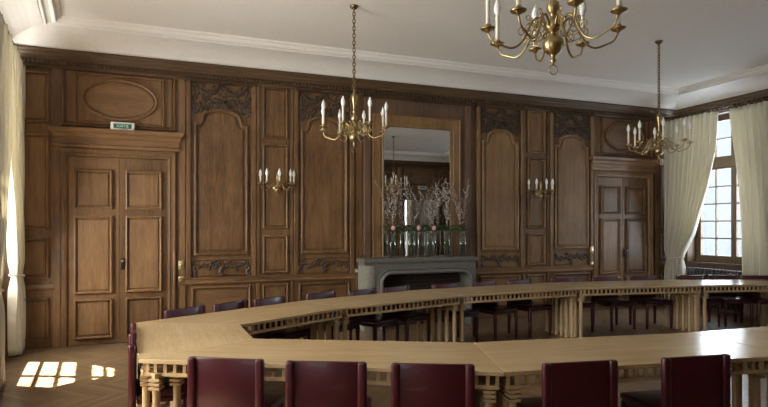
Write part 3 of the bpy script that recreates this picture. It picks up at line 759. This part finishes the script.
# ------------------------------------------------------------------ exit signs, switches, radiator
def exit_sign(T, u, z, flipn, label):
    t = thing('exit_sign', label, 'sign', T(u, z, .0), 0 if not flipn else PI)
    m = MB(); m.rbox(-.15, .15, -.11, -.0, -.055, .055, .012); m.build('sign_housing', M['white_plastic'], t)
    m = MB(); m.box(-.112, .112, -.115, -.11, -.03, .032); m.build('sign_face', M['green_sign'], t)
    cu = bpy.data.curves.new('word', 'FONT'); cu.body = 'SORTIE'; cu.size = .058; cu.align_x = 'CENTER'; cu.align_y = 'CENTER'; cu.extrude = .0012; cu.space_character = 1.02
    tmp = bpy.data.objects.new('tmp', cu); COL.objects.link(tmp); bpy.context.view_layer.update()
    me = bpy.data.meshes.new_from_object(tmp.evaluated_get(bpy.context.evaluated_depsgraph_get())); bpy.data.objects.remove(tmp)
    me.materials.clear(); me.materials.append(M['green_letter'])
    w = bpy.data.objects.new('sign_lettering', me); COL.objects.link(w); w.parent = t; w.rotation_euler = (PI/2, 0, 0); w.location = (0, -.117, .001); w.scale = (.80, .95, 1)
exit_sign(T_back, -.69, 2.985, False, 'white and green exit sign on the lintel of the left door')
exit_sign(T_front, DC+.02, 3.0, True, 'small white and green exit sign seen reflected in the mirror')
def plate(u, z, w, h, label, toggle=True):
    t = thing('switch_plate', label, 'switch', (u, -.031 if u < 5 else -.051, z))
    m = MB(); m.rbox(-w/2, w/2, -.008, 0, -h/2, h/2, .003, 1); m.build('cover_plate', M['plate'], t)
    m = MB(); m.rbox(-.012, .012, -.018, -.006, -.014, .014, .003, 1) if toggle else m.lathe([(.0, -.012), (.016, -.012), (.018, -.006)], 14, (0, 0, 0), 'y')
    m.build('toggle' if toggle else 'socket', M['chrome'] if toggle else M['white_plastic'], t)
plate(.062, 1.06, .075, .13, 'upper brass switch plate right of the left door')
plate(.062, .86, .075, .08, 'lower square brass switch plate right of the left door', False)
plate(2.70, .90, .075, .08, 'square brass socket plate just left of the stone fireplace', False)
plate(7.365, 1.16, .075, .14, 'upper brass switch plate left of the right door')
plate(7.365, .90, .075, .08, 'lower small brass switch plate left of the right door', False)
rad = thing('radiator', 'dark cast-iron column radiator under the tall window on the right', 'radiator', (XR, -1.1, 0))
for k in range(17):
    m = MB(); y = .66-k*.075
    m.rbox(-.19, -.05, y-.022, y+.022, .10, .82, .018, 2); m.build('radiator_section', M['iron'], rad)
m = MB(); m.tube([(-.12, .70, .78), (-.12, -.60, .78)], .018, 8); m.tube([(-.12, .70, .14), (-.12, -.60, .14)], .018, 8); m.build('connecting_pipe', M['iron'], rad)
m = MB(); m.ball((-.13, .74, .78), .035, 10, 8); m.tube([(-.13, .74, .78), (-.13, .74, .0)], .011, 8); m.build('valve', M['chrome'], rad)
for sg in (-1, 1): 
    m = MB(); m.rbox(-.16, -.08, .66*sg-.02-(.0 if sg > 0 else -.12), .66*sg+.02-(.0 if sg > 0 else -.12), 0, .12, .01); m.build('foot', M['iron'], rad)

# ------------------------------------------------------------------ the ring of tables
HT = .74
def table(name_label, A, B, C, D, ends=(True, True), sideD=False, cols=6, cols0=None):
    """A-B inner edge, D-C outer edge (A with D, B with C). Mesh coordinates are local to A-B."""
    A, B, C, D = (Vector(p) for p in (A, B, C, D)); o = (A+B+C+D)/4
    ax = (B-A).normalized(); rz = math.atan2(ax.y, ax.x)
    t = thing('conference_table', name_label, 'table', (o.x, o.y, 0), rz, 'blond wood conference tables forming the ring')
    Rm = Matrix.Rotation(-rz, 2); loc = lambda p: Rm @ (p-o)
    a, b, c, d = (loc(p) for p in (A, B, C, D))
    g = .0015
    m = MB(); pl = [a+Vector((g, 0)), b-Vector((g, 0)), c-Vector((g, 0)), d+Vector((g, 0))]
    m.prism([tuple(p) for p in pl], HT-.028, HT); tp = m.build('tabletop', M['table'], t)
    bv = tp.modifiers.new('b', 'BEVEL'); bv.width = .004; bv.segments = 2
    cen = (a+b+c+d)/4
    def apron(p, q):
        e = (q-p); L = e.length; e.normalize(); n = Vector((-e.y, e.x)); n = n if n.dot(cen-p) > 0 else -n
        p = p+n*.035+e*.03; L -= .06; m = MB()
        def bar(s0, s1, z0, z1, w0, w1):
            P4 = [p+e*s0+n*w0, p+e*s1+n*w0, p+e*s1+n*w1, p+e*s0+n*w1]; m.prism([tuple(x) for x in P4], z0, z1)
        bar(0, L, .624, .646, -.008, .03); bar(0, L, HT-.036, HT-.028, 0, .03)
        k = max(2, round(L/.068)); st = L/k
        for i in range(k+1): s = min(L-.022, max(0, i*st-.011)); bar(s, s+.022, .645, HT-.03, 0, .016)
        m.build('lattice_apron', M['table_leg'], t)
    apron(a, b); apron(d, c)
    if sideD: apron(a, d)
    def leg(p, e):
        m = MB(); c3 = (p.x, p.y, 0)
        m.lathe([(.034, 0), (.034, .02), (.026, .03), (.025, .53), (.028, .545)], 12, c3)
        for z in (.540, .568, .596): 
            h = .037; m.box(p.x-h, p.x+h, p.y-h, p.y+h, z, z+.016)
        m.lathe([(.024, .54), (.024, .626)], 10, c3)
        m.build('leg', M['table_leg'], t)
    for fl_, p, q, other in ((ends[0], a, d, b), (ends[1], b, c, a)):
        if not fl_: continue
        e = (q-p); L = e.length; e.normalize(); n = Vector((-e.y, e.x)); n = n if n.dot(other-p) > 0 else -n
        nc = cols0 if (cols0 and p is a) else cols
        for i in range(nc): leg(p+e*(.085+(L-.17)*i/(nc-1))+n*.075, e)
        m = MB(); s = [p+e*.06+n*.045, q-e*.06+n*.045, q-e*.06+n*.105, p+e*.06+n*.105]; m.prism([tuple(x) for x in s], .624, .646); m.build('cross_rail', M['table_leg'], t)
    return t
I = [(.565, -4.03), (.53, -3.36), (1.72, -2.68), (3.42, -2.21), (5.36, -2.09), (7.36, -2.43), (8.75, -2.76)]
O = [(-.235, -4.44), (-.37, -2.94), (1.33, -2.03), (3.12, -1.47), (5.42, -1.30), (7.52, -1.62), (9.05, -2.14)]
def T4(lab, i, j, **k): return table(lab, I[i], I[j], O[j], O[i], **k)
T4('short end table closing the left side of the ring', 0, 1, cols0=2)
T4('first far table from the left, slanting away behind the left end table', 1, 2)
T4('far table in front of the fireplace\'s left side, second along the far row', 2, 3)
T4('far table in front of the right carved panels, third along the far row', 3, 4)
T4('far table in front of the right double door, fourth along the far row', 4, 5)
T4('far table beside the tall window, at the right end of the far row', 5, 6)
NI = [(.565, -4.03), (2.10, -4.76), (3.95, -5.05), (5.9, -5.12)]
NO = [(-.235, -4.44), (1.85, -5.57), (3.95, -5.90), (5.9, -5.98)]
table('near table at the left corner, nearest row of the ring', NI[0], NI[1], NO[1], NO[0])
table('middle near table, behind the two right-hand foreground chairs', NI[1], NI[2], NO[2], NO[1])
table('right near table with the bright window reflection, running out of the photo', NI[2], NI[3], NO[3], NO[2])

# ------------------------------------------------------------------ chairs
def make_chair(label):
    t = thing('leather_chair', label, 'chair', (0, 0, 0), 0, 'maroon leather chairs around the tables')
    W = .25
    m = MB(); m.rbox(-.235, .235, -.18, .235, .405, .455, .02, 3); m.build('seat', M['seat'], t)
    m = MB(); m.rbox(-.225, .225, -.18, .225, .375, .41, .01, 2); m.build('seat_frame', M['leather'], t)
    b = MB()
    n = 16; prof = []                                           # U-shaped leather back wrapping round two posts
    b.rbox(-.215, .215, -.216, -.198, .40, .798, .009, 2)
    b.build('backrest', M['leather'], t)
    for s in (-1, 1):
        p = MB(); p.rbox(s*.222-.028, s*.222+.028, -.234, -.188, .36, .80, .018, 3); p.build('back_post', M['leather'], t)
        l = MB(); l.rbox(s*.222-.024, s*.222+.024, -.232, -.190, 0, .38, .010, 2, .72); l.build('leg', M['leather'], t)
        l = MB(); l.rbox(s*.21-.023, s*.21+.023, .18, .225, 0, .40, .010, 2, .72); l.build('leg', M['leather'], t)
    return t
chairs = []
def put(x, y, facing, label):
    """facing: direction (radians) the sitter looks"""
    rz = facing-PI/2; bx, by = x, y      # x,y is the middle of the backrest
    ox = bx+.218*math.cos(facing); oy = by+.218*math.sin(facing)
    if not chairs:
        c = make_chair(label); c.location = (ox, oy, 0); c.rotation_euler = (0, 0, rz); chairs.append(c)
    else: chairs.append(dup(chairs[0], (ox, oy, 0), rz, label))
R_ = math.radians
near = [(.283, -4.866, 61, 'foreground maroon leather chair at the far left, nearest the left table corner'),
        (.848, -5.167, 65, 'second foreground maroon leather chair from the left, seen from behind'),
        (1.43, -5.448, 65.5, 'middle foreground maroon leather chair, seen from behind below the mirror'),
        (2.29, -5.72, 81, 'fourth foreground maroon leather chair, just right of the gap where the table seam shows'),
        (3.08, -5.86, 82, 'foreground maroon leather chair at the right, against the window reflection on the table')]
for x, y, f, l in near: put(x, y, R_(f), l)
put(-.312, -4.02, R_(4), 'maroon chair at the left end of the ring, nearer of the two seen edge-on')
put(-.335, -3.51, R_(4), 'maroon chair at the left end of the ring, farther of the two seen edge-on')
far = [(.08, -2.52, -50, 'far-row maroon chair nearest the left wooden double door, first from the left'),
       (.55, -2.24, -50, 'far-row maroon chair second from the left, below the first carved wall panel'),
       (1.00, -2.02, -52, 'far-row maroon chair third from the left, below the left wall sconce'),
       (1.68, -1.75, -60, 'far-row maroon chair just left of the stone fireplace, fourth from the left'),
       (2.26, -1.62, -62, 'far-row maroon chair before the left jamb of the fireplace'),
       (2.79, -1.46, -68, 'far-row maroon chair before the left half of the dark firebox'),
       (3.60, -1.37, -78, 'far-row maroon chair before the right half of the dark firebox'),
       (4.26, -1.33, -76, 'far-row maroon chair before the right jamb of the fireplace'),
       (4.91, -1.27, -80, 'far-row maroon chair below the carved panel just right of the fireplace'),
       (5.74, -1.26, -92, 'far-row maroon chair below the right wall sconce'),
       (6.50, -1.33, -94, 'far-row maroon chair below the carved panel left of the right double door'),
       (7.18, -1.44, -101, 'far-row maroon chair in front of the right double door'),
       (8.06, -1.60, -108, 'far-row maroon chair in front of the tied-back curtain, left of the window'),
       (8.58, -1.77, -110, 'far-row maroon chair in front of the radiator below the window'),
       (9.01, -2.03, -112, 'far-row maroon chair cut off by the right edge of the photo')]
for x, y, f, l in far: put(x, y, R_(f), l)

# ------------------------------------------------------------------ light
def area(name, T, c, w, power, col, z0=WZ0, z1=WZ1):
    L = bpy.data.lights.new(name, 'AREA'); L.shape = 'RECTANGLE'; L.size = w; L.size_y = z1-z0; L.energy = power; L.color = col
    o = bpy.data.objects.new(name, L); COL.objects.link(o)
    p = Vector(T(c, (z0+z1)/2, -.55)); q = Vector(T(c, (z0+z1)/2, 1))
    o.location = p; o.rotation_euler = (q-p).to_track_quat('-Z', 'Y').to_euler(); return o
for c, pl, pr in zip(WIN, (350, 300, 40), (190, 25, 20)):
    area('daylight_left', T_left, c, 1.9, pl, (1., .96, .90))
    area('daylight_right', T_right, c, 1.9, pr, (.80, .88, 1.))
area('daylight_next_room', T_front, 8.7, .9, 25, (.95, .98, 1.), .3, 3.2).location = (8.69, YF-3.4, 1.75)
S = bpy.data.lights.new('sun', 'SUN'); S.energy = 75; S.angle = R_(.55); S.color = (1, .94, .84)
so = bpy.data.objects.new('sun', S); COL.objects.link(so)
el = R_(61.5); az = Vector((.913, -.408, 0)); dr = az*math.cos(el)+Vector((0, 0, -math.sin(el)))
so.rotation_euler = dr.to_track_quat('-Z', 'Y').to_euler(); so.location = (-6, 2, 8)
W = bpy.data.worlds.new('sky'); SC.world = W; W.use_nodes = True
bg = W.node_tree.nodes['Background']; bg.inputs[0].default_value = (.82, .9, 1., 1); bg.inputs[1].default_value = .8

# ------------------------------------------------------------------ camera
cam = bpy.data.cameras.new('camera'); co = bpy.data.objects.new('camera', cam); COL.objects.link(co)
cam.lens = 550/768*36; cam.sensor_width = 36; cam.sensor_fit = 'HORIZONTAL'; cam.shift_y = 22.5/768; cam.clip_start = .02
co.location = (0, -8.415, 1.62); co.rotation_euler = (PI/2, 0, -R_(20.668))
SC.camera = co
SC.view_settings.view_transform = 'Standard'; SC.view_settings.look = 'None'; SC.view_settings.exposure = .55; SC.view_settings.gamma = 1
